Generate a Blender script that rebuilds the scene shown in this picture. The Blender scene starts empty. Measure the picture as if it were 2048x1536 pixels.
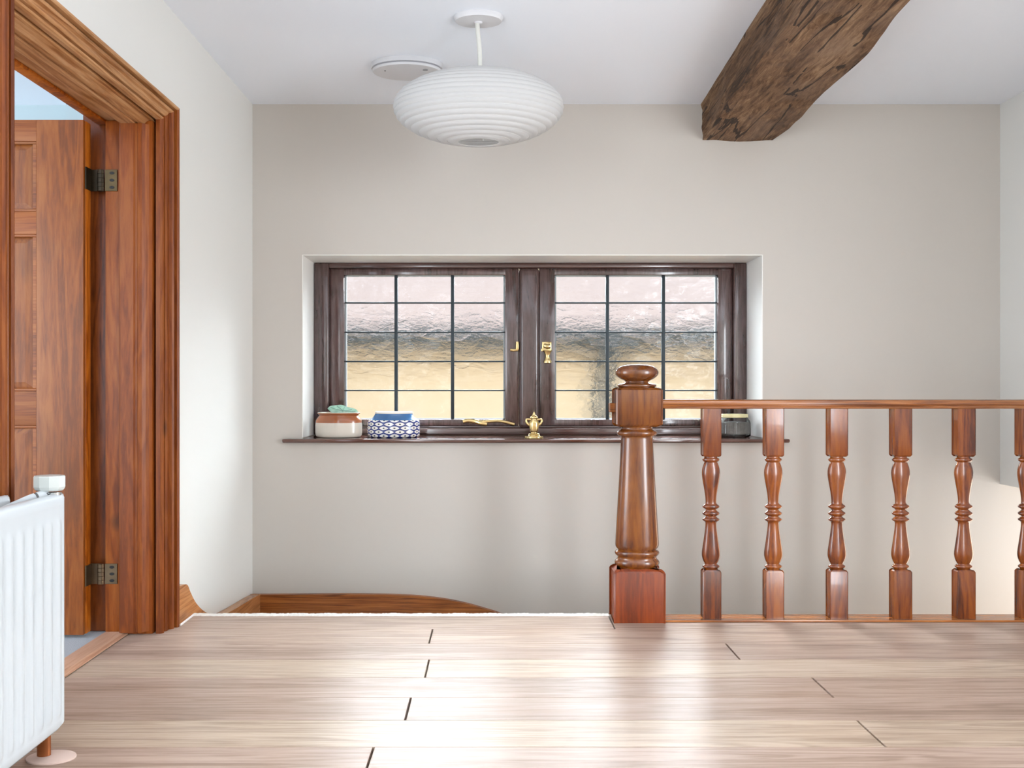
import bpy, bmesh, math, random
from mathutils import Vector, Matrix, noise

# ------------------------------------------------------------------ camera, light, exposure
sc = bpy.context.scene
COL = sc.collection
# A pixel (u, v) at depth d on the 2048 x 1536 frame; the camera looks along +Y.
# The photograph shows every round thing about twice as wide as deep (rose, lantern,
# alarm, jars), so widths along X are built as seen and depths stay half as large.
FPX, CU, CV, CAMZ = 1250.0, 985.0, 768.0, 0.965
def PX(u, d): return (u - CU) / FPX * d
def PZ(v, d): return CAMZ - (v - CV) / FPX * d

cam = bpy.data.cameras.new('camera')
cam.sensor_width = 36.0
cam.lens = FPX / 2048.0 * 36.0
cam.shift_x = (1024.0 - CU) / 2048.0
cam.clip_start = 0.02
camo = bpy.data.objects.new('camera', cam)
camo.location = (0, 0, CAMZ)
camo.rotation_euler = (math.pi / 2, 0, 0)
COL.objects.link(camo)
sc.camera = camo

w = bpy.data.worlds.new('overcast_sky')
sc.world = w
w.use_nodes = True
wbg = w.node_tree.nodes['Background']
wbg.inputs[0].default_value = (0.80, 0.90, 1.0, 1)
wbg.inputs[1].default_value = 1.5

def area(name, loc, rot, sx, sy, power, color):
    l = bpy.data.lights.new(name, 'AREA')
    l.shape = 'RECTANGLE'; l.size = sx; l.size_y = sy; l.energy = power; l.color = color
    o = bpy.data.objects.new(name, l)
    o.location = loc; o.rotation_euler = rot
    COL.objects.link(o)
    return o
# daylight from the sky above the alley, falling through the leaded window
area('window_daylight', (0.25, 5.55, 2.95), (math.radians(-60), 0, 0), 5.0, 1.2, 660, (0.84, 0.93, 1.0))
# assumed warm fill lamp, added at the stairwell end to brighten the lower back wall
area('assumed_stairwell_fill', (3.86, 2.99, -.55), (0, math.radians(90), 0), 1.6, .7, 9, (1.0, 0.74, 0.52))
# two added fill lamps in unseen side openings beside the viewer
area('side_fill', (2.90, -.62, 1.05), (0, math.radians(90), 0), 2.1, 1.3, 58, (0.90, 0.95, 1.0))
area('side_fill', (-1.44, -.42, 1.05), (0, math.radians(-90), 0), 2.1, 1.8, 36, (0.90, 0.95, 1.0))

vs = sc.view_settings
vs.view_transform = 'Standard'
vs.look = 'None'
vs.exposure = 1.2
vs.gamma = 1.0
vs.use_curve_mapping = False
sc.cycles.max_bounces = 6
sc.cycles.diffuse_bounces = 3
sc.cycles.glossy_bounces = 3
sc.cycles.transmission_bounces = 6
sc.cycles.transparent_max_bounces = 8
sc.cycles.caustics_reflective = False

# ------------------------------------------------------------------ materials
def lin(h):
    h = h.lstrip('#')
    out = []
    for i in (0, 2, 4):
        c = int(h[i:i + 2], 16) / 255.0
        out.append(c / 12.92 if c <= 0.04045 else ((c + 0.055) / 1.055) ** 2.4)
    return tuple(out) + (1.0,)

def base_mat(name):
    m = bpy.data.materials.new(name)
    m.use_nodes = True
    nt = m.node_tree
    return m, nt, nt.nodes['Principled BSDF']

def N(nt, t, **kw):
    n = nt.nodes.new(t)
    for k, v in kw.items():
        setattr(n, k, v)
    return n

def math_node(nt, op, a, b=None, c=None):
    n = nt.nodes.new('ShaderNodeMath')
    n.operation = op
    for i, x in enumerate((a, b, c)):
        if x is None: continue
        if isinstance(x, (int, float)): n.inputs[i].default_value = x
        else: nt.links.new(x, n.inputs[i])
    return n.outputs[0]

def ramp(nt, fac, stops):
    r = nt.nodes.new('ShaderNodeValToRGB')
    el = r.color_ramp.elements
    while len(el) < len(stops): el.new(0.5)
    for e, (p, c) in zip(el, stops):
        e.position = p; e.color = c
    nt.links.new(fac, r.inputs[0])
    return r.outputs[0]

def mixc(nt, fac, a, b, mode='MIX'):
    n = nt.nodes.new('ShaderNodeMix')
    n.data_type = 'RGBA'; n.blend_type = mode
    for s, x in ((n.inputs[0], fac), (n.inputs[6], a), (n.inputs[7], b)):
        if isinstance(x, (int, float)): s.default_value = x
        elif isinstance(x, tuple): s.default_value = x
        else: nt.links.new(x, s)
    return n.outputs[2]

def tex_noise(nt, vec, scale, detail=4, rough=0.55, dist=0.0):
    n = nt.nodes.new('ShaderNodeTexNoise')
    n.inputs['Scale'].default_value = scale
    n.inputs['Detail'].default_value = detail
    n.inputs['Roughness'].default_value = rough
    n.inputs['Distortion'].default_value = dist
    nt.links.new(vec, n.inputs['Vector'])
    return n.outputs['Fac']

def obj_coords(nt, scale=(1, 1, 1), rnd=True):
    tc = nt.nodes.new('ShaderNodeTexCoord')
    vec = tc.outputs['Object']
    if rnd:
        oi = nt.nodes.new('ShaderNodeObjectInfo')
        comb = nt.nodes.new('ShaderNodeCombineXYZ')
        nt.links.new(math_node(nt, 'MULTIPLY', oi.outputs['Random'], 17.0), comb.inputs[0])
        nt.links.new(math_node(nt, 'MULTIPLY', oi.outputs['Random'], 29.0), comb.inputs[1])
        nt.links.new(math_node(nt, 'MULTIPLY', oi.outputs['Random'], 41.0), comb.inputs[2])
        va = nt.nodes.new('ShaderNodeVectorMath'); va.operation = 'ADD'
        nt.links.new(vec, va.inputs[0]); nt.links.new(comb.outputs[0], va.inputs[1])
        vec = va.outputs[0]
    mp = nt.nodes.new('ShaderNodeMapping')
    mp.inputs['Scale'].default_value = scale
    nt.links.new(vec, mp.inputs['Vector'])
    return mp.outputs[0]

def bump(nt, bsdf, height, strength, dist=0.005):
    b = nt.nodes.new('ShaderNodeBump')
    b.inputs['Strength'].default_value = strength
    b.inputs['Distance'].default_value = dist
    nt.links.new(height, b.inputs['Height'])
    nt.links.new(b.outputs[0], bsdf.inputs['Normal'])

def plain(name, hexc, rough=0.5, metal=0.0, bmp=0.0, bscale=60.0, coat=0.0, var=0.0):
    m, nt, b = base_mat(name)
    b.inputs['Base Color'].default_value = lin(hexc)
    b.inputs['Roughness'].default_value = rough
    b.inputs['Metallic'].default_value = metal
    if coat:
        b.inputs['Coat Weight'].default_value = coat
        b.inputs['Coat Roughness'].default_value = 0.08
    v = obj_coords(nt, (1, 1, 1), False)
    if var:
        f = tex_noise(nt, v, 9.0, 5)
        c = lin(hexc)
        lo = tuple(x * (1 - var) for x in c[:3]) + (1,)
        hi = tuple(min(1, x * (1 + var)) for x in c[:3]) + (1,)
        nt.links.new(ramp(nt, f, [(0.3, lo), (0.7, hi)]), b.inputs['Base Color'])
    if bmp:
        bump(nt, b, tex_noise(nt, v, bscale, 3), bmp, 0.004)
    return m

def wood(name, dark, mid, light, axis='z', rough=0.35, coat=0.0, grain=1.0, blotch=0.5, knots=0.0,
         blotch_col='#3a2010', bmp=0.12, spec=0.5, coat_ior=1.5):
    """Grain runs along the axis; fine streaks, broad figure, dark blotches and a few knots."""
    m, nt, b = base_mat(name)
    s = {'z': (0.5, 1, 0.055), 'y': (0.5, 0.055, 1), 'x': (0.03, 1, 1)}[axis]
    v = obj_coords(nt, s)
    fine = tex_noise(nt, v, 150.0 * grain, 4, 0.7, 0.3)
    broad = tex_noise(nt, v, 16.0 * grain, 3, 0.5, 1.2)
    wv = nt.nodes.new('ShaderNodeMath'); wv.operation = 'SINE'
    nt.links.new(math_node(nt, 'MULTIPLY', broad, 46.0), wv.inputs[0])
    rings = math_node(nt, 'MULTIPLY_ADD', wv.outputs[0], 0.5, 0.5)
    f = math_node(nt, 'ADD', math_node(nt, 'MULTIPLY', fine, 0.5), math_node(nt, 'MULTIPLY', broad, 0.42))
    f = math_node(nt, 'ADD', f, math_node(nt, 'MULTIPLY', rings, 0.12))
    col = ramp(nt, f, [(0.39, lin(dark)), (0.51, lin(mid)), (0.64, lin(light))])
    v2 = obj_coords(nt, {'z': (0.6, 1, 0.3), 'y': (0.6, 0.3, 1), 'x': (0.15, 1, 1)}[axis])
    bl = tex_noise(nt, v2, 9.0, 3, 0.6, 0.5)
    blm = ramp(nt, bl, [(0.52, (0, 0, 0, 1)), (0.75, (blotch,) * 3 + (1,))])
    col = mixc(nt, blm, col, lin(blotch_col))
    if knots:
        v3 = obj_coords(nt, {'z': (0.5, 1, 0.33), 'y': (0.5, 0.33, 1), 'x': (0.2, 1, 1)}[axis])
        vo = nt.nodes.new('ShaderNodeTexVoronoi')
        vo.inputs['Scale'].default_value = 7.0
        nt.links.new(v3, vo.inputs['Vector'])
        k = ramp(nt, vo.outputs['Distance'], [(0.03, (knots,) * 3 + (1,)), (0.11, (0, 0, 0, 1))])
        col = mixc(nt, k, col, lin('#2a1409'))
    oi = nt.nodes.new('ShaderNodeObjectInfo')
    hsv = nt.nodes.new('ShaderNodeHueSaturation')
    nt.links.new(math_node(nt, 'MULTIPLY_ADD', oi.outputs['Random'], 0.22, 0.89), hsv.inputs['Value'])
    nt.links.new(col, hsv.inputs['Color'])
    tint = mixc(nt, 1.0, hsv.outputs[0], oi.outputs['Color'], 'MULTIPLY')
    nt.links.new(tint, b.inputs['Base Color'])
    b.inputs['Roughness'].default_value = rough
    b.inputs['Specular IOR Level'].default_value = spec
    if coat:
        b.inputs['Coat Weight'].default_value = coat
        b.inputs['Coat Roughness'].default_value = 0.08
        b.inputs['Coat IOR'].default_value = coat_ior
    bump(nt, b, fine, bmp, 0.003)
    return m

M = {}
M['wall'] = plain('wall_paint', '#c7c1b9', 0.55, bmp=0.06, bscale=14)
M['wall_left'] = plain('wall_left_paint', '#e3e3df', 0.5, bmp=0.05, bscale=10)
M['ceiling'] = plain('ceiling_paint', '#f2f7ff', 0.7, bmp=0.10, bscale=9)
M['reveal'] = plain('reveal_paint', '#f3f2ee', 0.45, bmp=0.04, bscale=16)
M['room_wall'] = plain('bedroom_paint', '#c3d3d6', 0.6, bmp=0.05)
M['carpet'] = plain('grey_carpet', '#b9bfc4', 0.95, bmp=0.6, bscale=300)
M['cream_carpet'] = plain('cream_carpet', '#e9e4dc', 0.95, bmp=0.5, bscale=250)
M['caulk'] = plain('white_caulk', '#e9e4e0', 0.5)
M['door'] = wood('pine_door', '#713b15', '#894918', '#975824', 'z', 0.42, blotch=0.55, blotch_col='#5d3a20', knots=0.0)
M['door_h'] = wood('pine_door_rail', '#763c17', '#904d1d', '#9f5e2b', 'x', 0.42, blotch=0.5, blotch_col='#5a341c')
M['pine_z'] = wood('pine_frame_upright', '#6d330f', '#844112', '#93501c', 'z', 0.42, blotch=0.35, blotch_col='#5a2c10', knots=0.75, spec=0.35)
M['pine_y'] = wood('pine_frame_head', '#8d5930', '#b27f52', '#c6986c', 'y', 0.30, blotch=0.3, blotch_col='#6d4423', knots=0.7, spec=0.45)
M['orange'] = wood('orange_door_edge', '#7a3708', '#a9570f', '#bd6c20', 'z', 0.35, blotch=0.45, blotch_col='#4a2008')
M['gap_shade'] = wood('hinge_gap_shade', '#4a2209', '#6b3310', '#7d4017', 'z', 0.4, blotch=0.4, blotch_col='#2c1405')
M['baluster'] = wood('varnished_baluster', '#4c1f04', '#743608', '#88480f', 'z', 0.24, coat=0.7, blotch=0.4, blotch_col='#5a2a10', bmp=0.04, grain=0.8, coat_ior=1.42)
M['newel'] = wood('varnished_newel', '#451c05', '#683307', '#7e4611', 'z', 0.24, coat=0.7, blotch=0.6, blotch_col='#3c1d0d', bmp=0.04, grain=0.7, coat_ior=1.42)
M['newel_base'] = wood('red_newel_base', '#5c2102', '#742b02', '#823604', 'z', 0.34, coat=0.25, blotch=0.3, blotch_col='#5c2206', bmp=0.03)
M['rail'] = wood('varnished_rail', '#6d3a16', '#955522', '#aa6b31', 'x', 0.22, coat=0.7, blotch=0.3, bmp=0.05)
M['string'] = wood('stained_string', '#6a3414', '#9a5826', '#b06c34', 'x', 0.35, coat=0.3, blotch=0.5, blotch_col='#4a2410')
M['string_y'] = wood('stained_string_side', '#8a5226', '#b87a48', '#c88e5c', 'y', 0.35, coat=0.3, blotch=0.35)
M['win'] = wood('dark_window_timber', '#36241f', '#4a3431', '#58423f', 'z', 0.26, coat=0.9, blotch=0.3, blotch_col='#3a211a', bmp=0.03)
M['win_h'] = wood('dark_window_timber_level', '#36221e', '#4a312c', '#583d37', 'x', 0.26, coat=0.9, blotch=0.3, blotch_col='#3a211a', bmp=0.03)
M['sill'] = wood('dark_sill', '#46291f', '#5e3a2f', '#6d483c', 'x', 0.16, coat=0.7, blotch=0.2, bmp=0.03)
M['plank'] = wood('oak_plank', '#927d6f', '#a99485', '#b8a497', 'x', 0.36, blotch=0.3, blotch_col='#94755f', bmp=0.04, grain=1.1, spec=0.3)
M['threshold'] = wood('threshold_oak', '#a8775a', '#c6987a', '#d4ab90', 'y', 0.4, blotch=0.2)
M['lead'] = plain('lead_came', '#2b363c', 0.45, 0.3)
M['brass'] = plain('brass', '#cdb682', 0.2, 1.0, var=0.15)
M['white_enamel'] = plain('white_enamel', '#d0d7db', 0.22, coat=0.5)
M['white_plastic'] = plain('white_plastic', '#d2d2d5', 0.4)
M['grey_plastic'] = plain('grey_valve', '#cfd6d4', 0.3, 0.15)
M['copper'] = plain('copper', '#b87449', 0.3, 0.9, var=0.2)
M['collar'] = plain('pink_wood_collar', '#dcc3b6', 0.4, var=0.05)
M['black_iron'] = plain('black_hinge', '#33291a', 0.4, 0.6, var=0.5)
M['aged_brass'] = plain('aged_brass_hinge', '#55452a', 0.4, 0.6, var=0.4)
M['bronze'] = plain('worn_bronze_hinge', '#6f5c46', 0.35, 0.8, var=0.35)
M['dark'] = plain('dark_screw_hole', '#120c08', 0.6)
M['rib'] = plain('wire_rib', '#cfcfcc', 0.6)
M['stone_cream'] = plain('cream_stoneware', '#d6cfc2', 0.25, coat=0.4, var=0.05)
M['stone_brown'] = plain('brown_glaze', '#9c5a34', 0.18, coat=0.6, var=0.12)
M['blue_glaze'] = plain('blue_glaze', '#3a6a9c', 0.18, coat=0.6, var=0.1)
M['rim_white'] = plain('unglazed_rim', '#e8e0d2', 0.5)
M['gold_lid'] = plain('pale_gold_lid', '#d9cfa2', 0.35, 0.5)
M['contents'] = plain('dried_herbs', '#8f8983', 0.9, bmp=0.8, bscale=180, var=0.5)
M['gutter'] = plain('grey_gutter', '#4d5a62', 0.5)
M['outer_brick'] = plain('sky_block_brick', '#8d8074', 0.95, var=0.2)
M['house_wall'] = plain('cream_render', '#ebdbbd', 0.9, bmp=0.4, bscale=30, var=0.06)
M['ground'] = plain('alley_ground', '#5b5852', 0.95, var=0.1)

def roof_mat():
    m, nt, b = base_mat('pink_roof_tiles')
    v = obj_coords(nt, (1, 1, 1), False)
    br = nt.nodes.new('ShaderNodeTexBrick')
    br.inputs['Scale'].default_value = 2.2
    br.inputs['Color1'].default_value = lin('#a99992'); br.inputs['Color2'].default_value = lin('#9b8983')
    br.inputs['Mortar'].default_value = lin('#8a7770'); br.inputs['Mortar Size'].default_value = 0.03
    nt.links.new(v, br.inputs['Vector'])
    nt.links.new(br.outputs['Color'], b.inputs['Base Color'])
    b.inputs['Roughness'].default_value = 0.9
    return m
M['roof'] = roof_mat()

def paper_mat():
    m, nt, b = base_mat('white_paper')
    nt.nodes.remove(b)
    out = nt.nodes['Material Output']
    d = N(nt, 'ShaderNodeBsdfDiffuse'); t = N(nt, 'ShaderNodeBsdfTranslucent')
    for n in (d, t): n.inputs[0].default_value = lin('#dfdfdf')
    mx = N(nt, 'ShaderNodeMixShader'); mx.inputs[0].default_value = 0.4
    nt.links.new(d.outputs[0], mx.inputs[1]); nt.links.new(t.outputs[0], mx.inputs[2])
    nt.links.new(mx.outputs[0], out.inputs[0])
    return m
M['paper'] = paper_mat()

def pane_mat():
    """Old rolled glass: wavy surface that bends the view, thin enough to let daylight through."""
    m, nt, b = base_mat('rolled_glass')
    nt.nodes.remove(b)
    out = nt.nodes['Material Output']
    v = obj_coords(nt, (0.5, 1, 1), False)
    vo = N(nt, 'ShaderNodeTexVoronoi', feature='SMOOTH_F1')
    vo.inputs['Scale'].default_value = 15.0
    vo.inputs['Smoothness'].default_value = 0.1
    vd = N(nt, 'ShaderNodeVectorMath', operation='ADD')
    n0 = N(nt, 'ShaderNodeTexNoise'); n0.inputs['Scale'].default_value = 18.0
    nt.links.new(v, n0.inputs['Vector'])
    sc_ = N(nt, 'ShaderNodeVectorMath', operation='SCALE'); sc_.inputs['Scale'].default_value = 0.05
    nt.links.new(n0.outputs['Color'], sc_.inputs[0])
    nt.links.new(v, vd.inputs[0]); nt.links.new(sc_.outputs[0], vd.inputs[1])
    nt.links.new(vd.outputs[0], vo.inputs['Vector'])
    fn = tex_noise(nt, v, 70.0, 3)
    h = math_node(nt, 'ADD', vo.outputs['Distance'], math_node(nt, 'MULTIPLY', fn, 0.2))
    bp = N(nt, 'ShaderNodeBump'); bp.inputs['Strength'].default_value = 1.0; bp.inputs['Distance'].default_value = 0.009
    nt.links.new(h, bp.inputs['Height'])
    rf = N(nt, 'ShaderNodeBsdfRefraction'); rf.inputs['IOR'].default_value = 1.32; rf.inputs['Roughness'].default_value = 0.0
    rf.inputs['Color'].default_value = (0.97, 0.98, 0.98, 1)
    nt.links.new(bp.outputs[0], rf.inputs['Normal'])
    tr = N(nt, 'ShaderNodeBsdfTransparent'); tr.inputs[0].default_value = (0.97, 0.98, 0.98, 1)
    mx = N(nt, 'ShaderNodeMixShader'); mx.inputs[0].default_value = 0.22
    nt.links.new(rf.outputs[0], mx.inputs[1]); nt.links.new(tr.outputs[0], mx.inputs[2])
    gl = N(nt, 'ShaderNodeBsdfGlossy'); gl.inputs['Roughness'].default_value = 0.05
    nt.links.new(bp.outputs[0], gl.inputs['Normal'])
    m2 = N(nt, 'ShaderNodeMixShader'); m2.inputs[0].default_value = 0.02
    nt.links.new(mx.outputs[0], m2.inputs[1]); nt.links.new(gl.outputs[0], m2.inputs[2])
    nt.links.new(m2.outputs[0], out.inputs[0])
    return m
M['pane'] = pane_mat()

def jar_glass():
    m, nt, b = base_mat('clear_jar_glass')
    nt.nodes.remove(b)
    out = nt.nodes['Material Output']
    tr = N(nt, 'ShaderNodeBsdfTransparent'); tr.inputs[0].default_value = (0.93, 0.96, 0.97, 1)
    gl = N(nt, 'ShaderNodeBsdfGlossy'); gl.inputs['Roughness'].default_value = 0.03
    fr = N(nt, 'ShaderNodeFresnel'); fr.inputs[0].default_value = 1.5
    mx = N(nt, 'ShaderNodeMixShader')
    nt.links.new(fr.outputs[0], mx.inputs[0]); nt.links.new(tr.outputs[0], mx.inputs[1]); nt.links.new(gl.outputs[0], mx.inputs[2])
    nt.links.new(mx.outputs[0], out.inputs[0])
    return m
M['jar_glass'] = jar_glass()

def eye_pattern(h0, h1):
    """Rows of staggered white almond eyes with dark pupils on navy, wrapped round the jar."""
    m, nt, b = base_mat('navy_eye_pattern')
    tc = N(nt, 'ShaderNodeTexCoord')
    sp = N(nt, 'ShaderNodeSeparateXYZ'); nt.links.new(tc.outputs['Object'], sp.inputs[0])
    ang = math_node(nt, 'ARCTAN2', math_node(nt, 'MULTIPLY', sp.outputs[1], 2.0), sp.outputs[0])
    u = math_node(nt, 'MULTIPLY', ang, 15.0 / (2 * math.pi))
    vv = math_node(nt, 'MULTIPLY', math_node(nt, 'SUBTRACT', sp.outputs[2], h0), 4.6 / (h1 - h0))
    row = math_node(nt, 'FLOOR', vv)
    stag = math_node(nt, 'MULTIPLY', math_node(nt, 'MODULO', row, 2.0), 0.5)
    fx = math_node(nt, 'SUBTRACT', math_node(nt, 'FRACT', math_node(nt, 'ADD', math_node(nt, 'ADD', u, 40.0), stag)), 0.5)
    fy = math_node(nt, 'SUBTRACT', math_node(nt, 'FRACT', vv), 0.5)
    lid = math_node(nt, 'SUBTRACT', 0.47, math_node(nt, 'MULTIPLY', math_node(nt, 'MULTIPLY', fx, fx), 2.2))
    white = math_node(nt, 'LESS_THAN', math_node(nt, 'ABSOLUTE', fy), lid)
    px = math_node(nt, 'MULTIPLY', fx, 1.9)
    r = math_node(nt, 'SQRT', math_node(nt, 'ADD', math_node(nt, 'MULTIPLY', px, px), math_node(nt, 'MULTIPLY', fy, fy)))
    pupil = math_node(nt, 'LESS_THAN', r, 0.19)
    c = mixc(nt, white, lin('#23337a'), lin('#ece9e4'))
    c = mixc(nt, pupil, c, lin('#2a2f45'))
    nt.links.new(c, b.inputs['Base Color'])
    b.inputs['Roughness'].default_value = 0.2
    b.inputs['Coat Weight'].default_value = 0.5
    return m

def leaf_mat():
    m, nt, b = base_mat('mint_leaf')
    v = obj_coords(nt, (1, 1, 1), False)
    f = tex_noise(nt, v, 60, 4)
    nt.links.new(ramp(nt, f, [(0.35, lin('#a9d4be')), (0.65, lin('#cfeadb'))]), b.inputs['Base Color'])
    b.inputs['Roughness'].default_value = 0.5
    return m
M['leaf'] = leaf_mat()
M['vein'] = plain('leaf_vein', '#7ea696', 0.6)

def beam_mat():
    m, nt, b = base_mat('old_oak_beam')
    v = obj_coords(nt, (0.5, 0.10, 1), False)
    fine = tex_noise(nt, v, 90, 8, 0.75, 0.6)
    broad = tex_noise(nt, v, 9, 5, 0.6, 1.0)
    v2 = obj_coords(nt, (0.5, 0.6, 1), False)
    blot = tex_noise(nt, v2, 6, 5, 0.6, 0.5)
    f = math_node(nt, 'ADD', math_node(nt, 'MULTIPLY', fine, 0.6), math_node(nt, 'MULTIPLY', broad, 0.4))
    col = ramp(nt, f, [(0.40, lin('#33200f')), (0.47, lin('#6b4a2f')), (0.54, lin('#8d6a4a')), (0.61, lin('#b08d6b'))])
    col = mixc(nt, ramp(nt, blot, [(0.45, (0, 0, 0, 1)), (0.7, (0.65, 0.65, 0.65, 1))]), col, lin('#8d7360'))
    # dark shakes and splits along the grain
    v3 = obj_coords(nt, (0.6, 0.075, 1), False)
    vo = N(nt, 'ShaderNodeTexVoronoi', feature='DISTANCE_TO_EDGE'); vo.inputs['Scale'].default_value = 13.0
    vd = N(nt, 'ShaderNodeVectorMath', operation='ADD')
    n0 = N(nt, 'ShaderNodeTexNoise'); n0.inputs['Scale'].default_value = 7.0; n0.inputs['Detail'].default_value = 5
    nt.links.new(v3, n0.inputs['Vector'])
    s_ = N(nt, 'ShaderNodeVectorMath', operation='SCALE'); s_.inputs['Scale'].default_value = 0.13
    nt.links.new(n0.outputs['Color'], s_.inputs[0]); nt.links.new(v3, vd.inputs[0]); nt.links.new(s_.outputs[0], vd.inputs[1])
    nt.links.new(vd.outputs[0], vo.inputs['Vector'])
    gate = tex_noise(nt, v2, 5, 3)
    crack = math_node(nt, 'MULTIPLY', math_node(nt, 'LESS_THAN', vo.outputs['Distance'], 0.022), math_node(nt, 'GREATER_THAN', gate, 0.47))
    col = mixc(nt, math_node(nt, 'MULTIPLY', crack, 0.85), col, lin('#1e1008'))
    nt.links.new(col, b.inputs['Base Color'])
    b.inputs['Roughness'].default_value = 0.75
    h = math_node(nt, 'SUBTRACT', f, math_node(nt, 'MULTIPLY', crack, 0.5))
    bump(nt, b, h, 1.0, 0.02)
    return m
M['beam'] = beam_mat()

# ------------------------------------------------------------------ builders
ORG = {}
def empty(name, loc):
    o = bpy.data.objects.new(name, None)
    o.location = loc; o.empty_display_size = 0.05
    COL.objects.link(o)
    ORG[o.name] = Vector(loc)
    return o

def tag(o, label=None, cat=None, group=None, kind=None):
    if label: o['label'] = label
    if cat: o['category'] = cat
    if group: o['group'] = group
    if kind: o['kind'] = kind
    return o

def obj(name, bm, mat, parent=None, loc=(0, 0, 0), smooth=False):
    """bm holds world coordinates; the object's origin is its thing's origin (or loc)."""
    org = ORG[parent.name] if parent else Vector(loc)
    bmesh.ops.translate(bm, verts=bm.verts, vec=-org)
    bmesh.ops.recalc_face_normals(bm, faces=bm.faces)
    me = bpy.data.meshes.new(name)
    bm.to_mesh(me); bm.free()
    mats = mat if isinstance(mat, (list, tuple)) else [mat]
    for x in mats: me.materials.append(M[x] if isinstance(x, str) else x)
    if smooth:
        me.polygons.foreach_set('use_smooth', [True] * len(me.polygons))
        me.set_sharp_from_angle(angle=math.radians(42))
    o = bpy.data.objects.new(name, me)
    if parent: o.parent = parent
    else: o.location = org
    COL.objects.link(o)
    ORG[o.name] = org
    return o

def bx(bm, x0, x1, y0, y1, z0, z1, bev=0.0, seg=2, mi=0):
    r = bmesh.ops.create_cube(bm, size=1.0)
    vs_ = r['verts']
    for v in vs_:
        v.co = Vector((x0 + (v.co.x + .5) * (x1 - x0), y0 + (v.co.y + .5) * (y1 - y0), z0 + (v.co.z + .5) * (z1 - z0)))
    fs = {f for v in vs_ for f in v.link_faces}
    for f in fs: f.material_index = mi
    if bev:
        es = list({e for v in vs_ for e in v.link_edges})
        bmesh.ops.bevel(bm, geom=es, offset=bev, segments=seg, affect='EDGES', clamp_overlap=True, profile=0.5)
    return bm

def box(name, mat, parent, x0, x1, y0, y1, z0, z1, bev=0.0, seg=2, **kw):
    return obj(name, bx(bmesh.new(), x0, x1, y0, y1, z0, z1, bev, seg), mat, parent, smooth=bev > 0, **kw)

def lathe(bm, prof, cx, cy, n=40, sx=1.0, sy=0.5, cap=True, mi=0):
    """prof: (half width as seen, z); the section is an ellipse sx wide, sy deep."""
    rings = []
    for r, z in prof:
        rings.append([bm.verts.new((cx + r * sx * math.cos(2 * math.pi * i / n), cy + r * sy * math.sin(2 * math.pi * i / n), z)) for i in range(n)])
    for a, b in zip(rings, rings[1:]):
        for i in range(n):
            f = bm.faces.new((a[i], a[(i + 1) % n], b[(i + 1) % n], b[i])); f.material_index = mi
    if cap:
        for rg in (rings[0], rings[-1]):
            f = bm.faces.new(rg); f.material_index = mi
    return bm

def tube(bm, pts, rx, ry=None, n=12):
    """Tube through pts, round section rx (seen width) by ry."""
    ry = rx if ry is None else ry
    pts = [Vector(p) for p in pts]
    rings = []
    for i, p in enumerate(pts):
        t = (pts[min(i + 1, len(pts) - 1)] - pts[max(i - 1, 0)]).normalized()
        ref = Vector((0, 1, 0)) if abs(t.y) < 0.9 else Vector((1, 0, 0))
        a = t.cross(ref).normalized(); b = a.cross(t).normalized()
        rings.append([bm.verts.new(p + a * rx * math.cos(2 * math.pi * k / n) + b * ry * math.sin(2 * math.pi * k / n)) for k in range(n)])
    for a, b in zip(rings, rings[1:]):
        for i in range(n):
            bm.faces.new((a[i], a[(i + 1) % n], b[(i + 1) % n], b[i]))
    bm.faces.new(rings[0]); bm.faces.new(rings[-1])
    return bm

def prism(bm, poly, fn, a, b):
    """poly: 2D points; fn(p, q, t) -> world; extruded from t=a to t=b."""
    A = [bm.verts.new(fn(p, q, a)) for p, q in poly]
    B = [bm.verts.new(fn(p, q, b)) for p, q in poly]
    n = len(poly)
    for i in range(n):
        bm.faces.new((A[i], A[(i + 1) % n], B[(i + 1) % n], B[i]))
    bm.faces.new(A); bm.faces.new(B)
    return bm

def smoothpath(pts, k=6):
    """Catmull-Rom through 2D/3D points."""
    P = [Vector(p) for p in pts]; out = []
    for i in range(len(P) - 1):
        p0 = P[max(i - 1, 0)]; p1 = P[i]; p2 = P[i + 1]; p3 = P[min(i + 2, len(P) - 1)]
        for j in range(k):
            t = j / k
            out.append(0.5 * ((2 * p1) + (p2 - p0) * t + (2 * p0 - 5 * p1 + 4 * p2 - p3) * t * t + (3 * p1 - p0 - 3 * p2 + p3) * t ** 3))
    out.append(P[-1])
    return out

# ------------------------------------------------------------------ the setting
XL, XR, YB, YF = -1.30, 2.749, 3.385, -1.5     # left wall, right wall, back wall, rear of the landing
ZC, ZLOW = 2.48, -1.7                          # ceiling, foot of the stairwell
YE = 2.602                                     # edge of the landing
DY0, DY1, DZ = 1.676, 2.412, 1.983             # door opening between linings, underside of head
WX0, WX1, WZ0, WZ1 = -1.029, 1.462, 0.655, 1.664
YW = 3.58                                      # front of the window frame

bm = bmesh.new()
bx(bm, XL - .18, WX0, YB, 3.74, ZLOW, ZC + .1)
bx(bm, WX1, 3.9, YB, 3.74, ZLOW, ZC + .1)
bx(bm, WX0, WX1, YB, 3.74, ZLOW, WZ0)
bx(bm, WX0, WX1, YB, 3.74, WZ1, ZC + .1)
tag(obj('wall_back', bm, 'wall'), 'beige painted back wall around the leaded window', 'wall', kind='structure')

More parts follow.
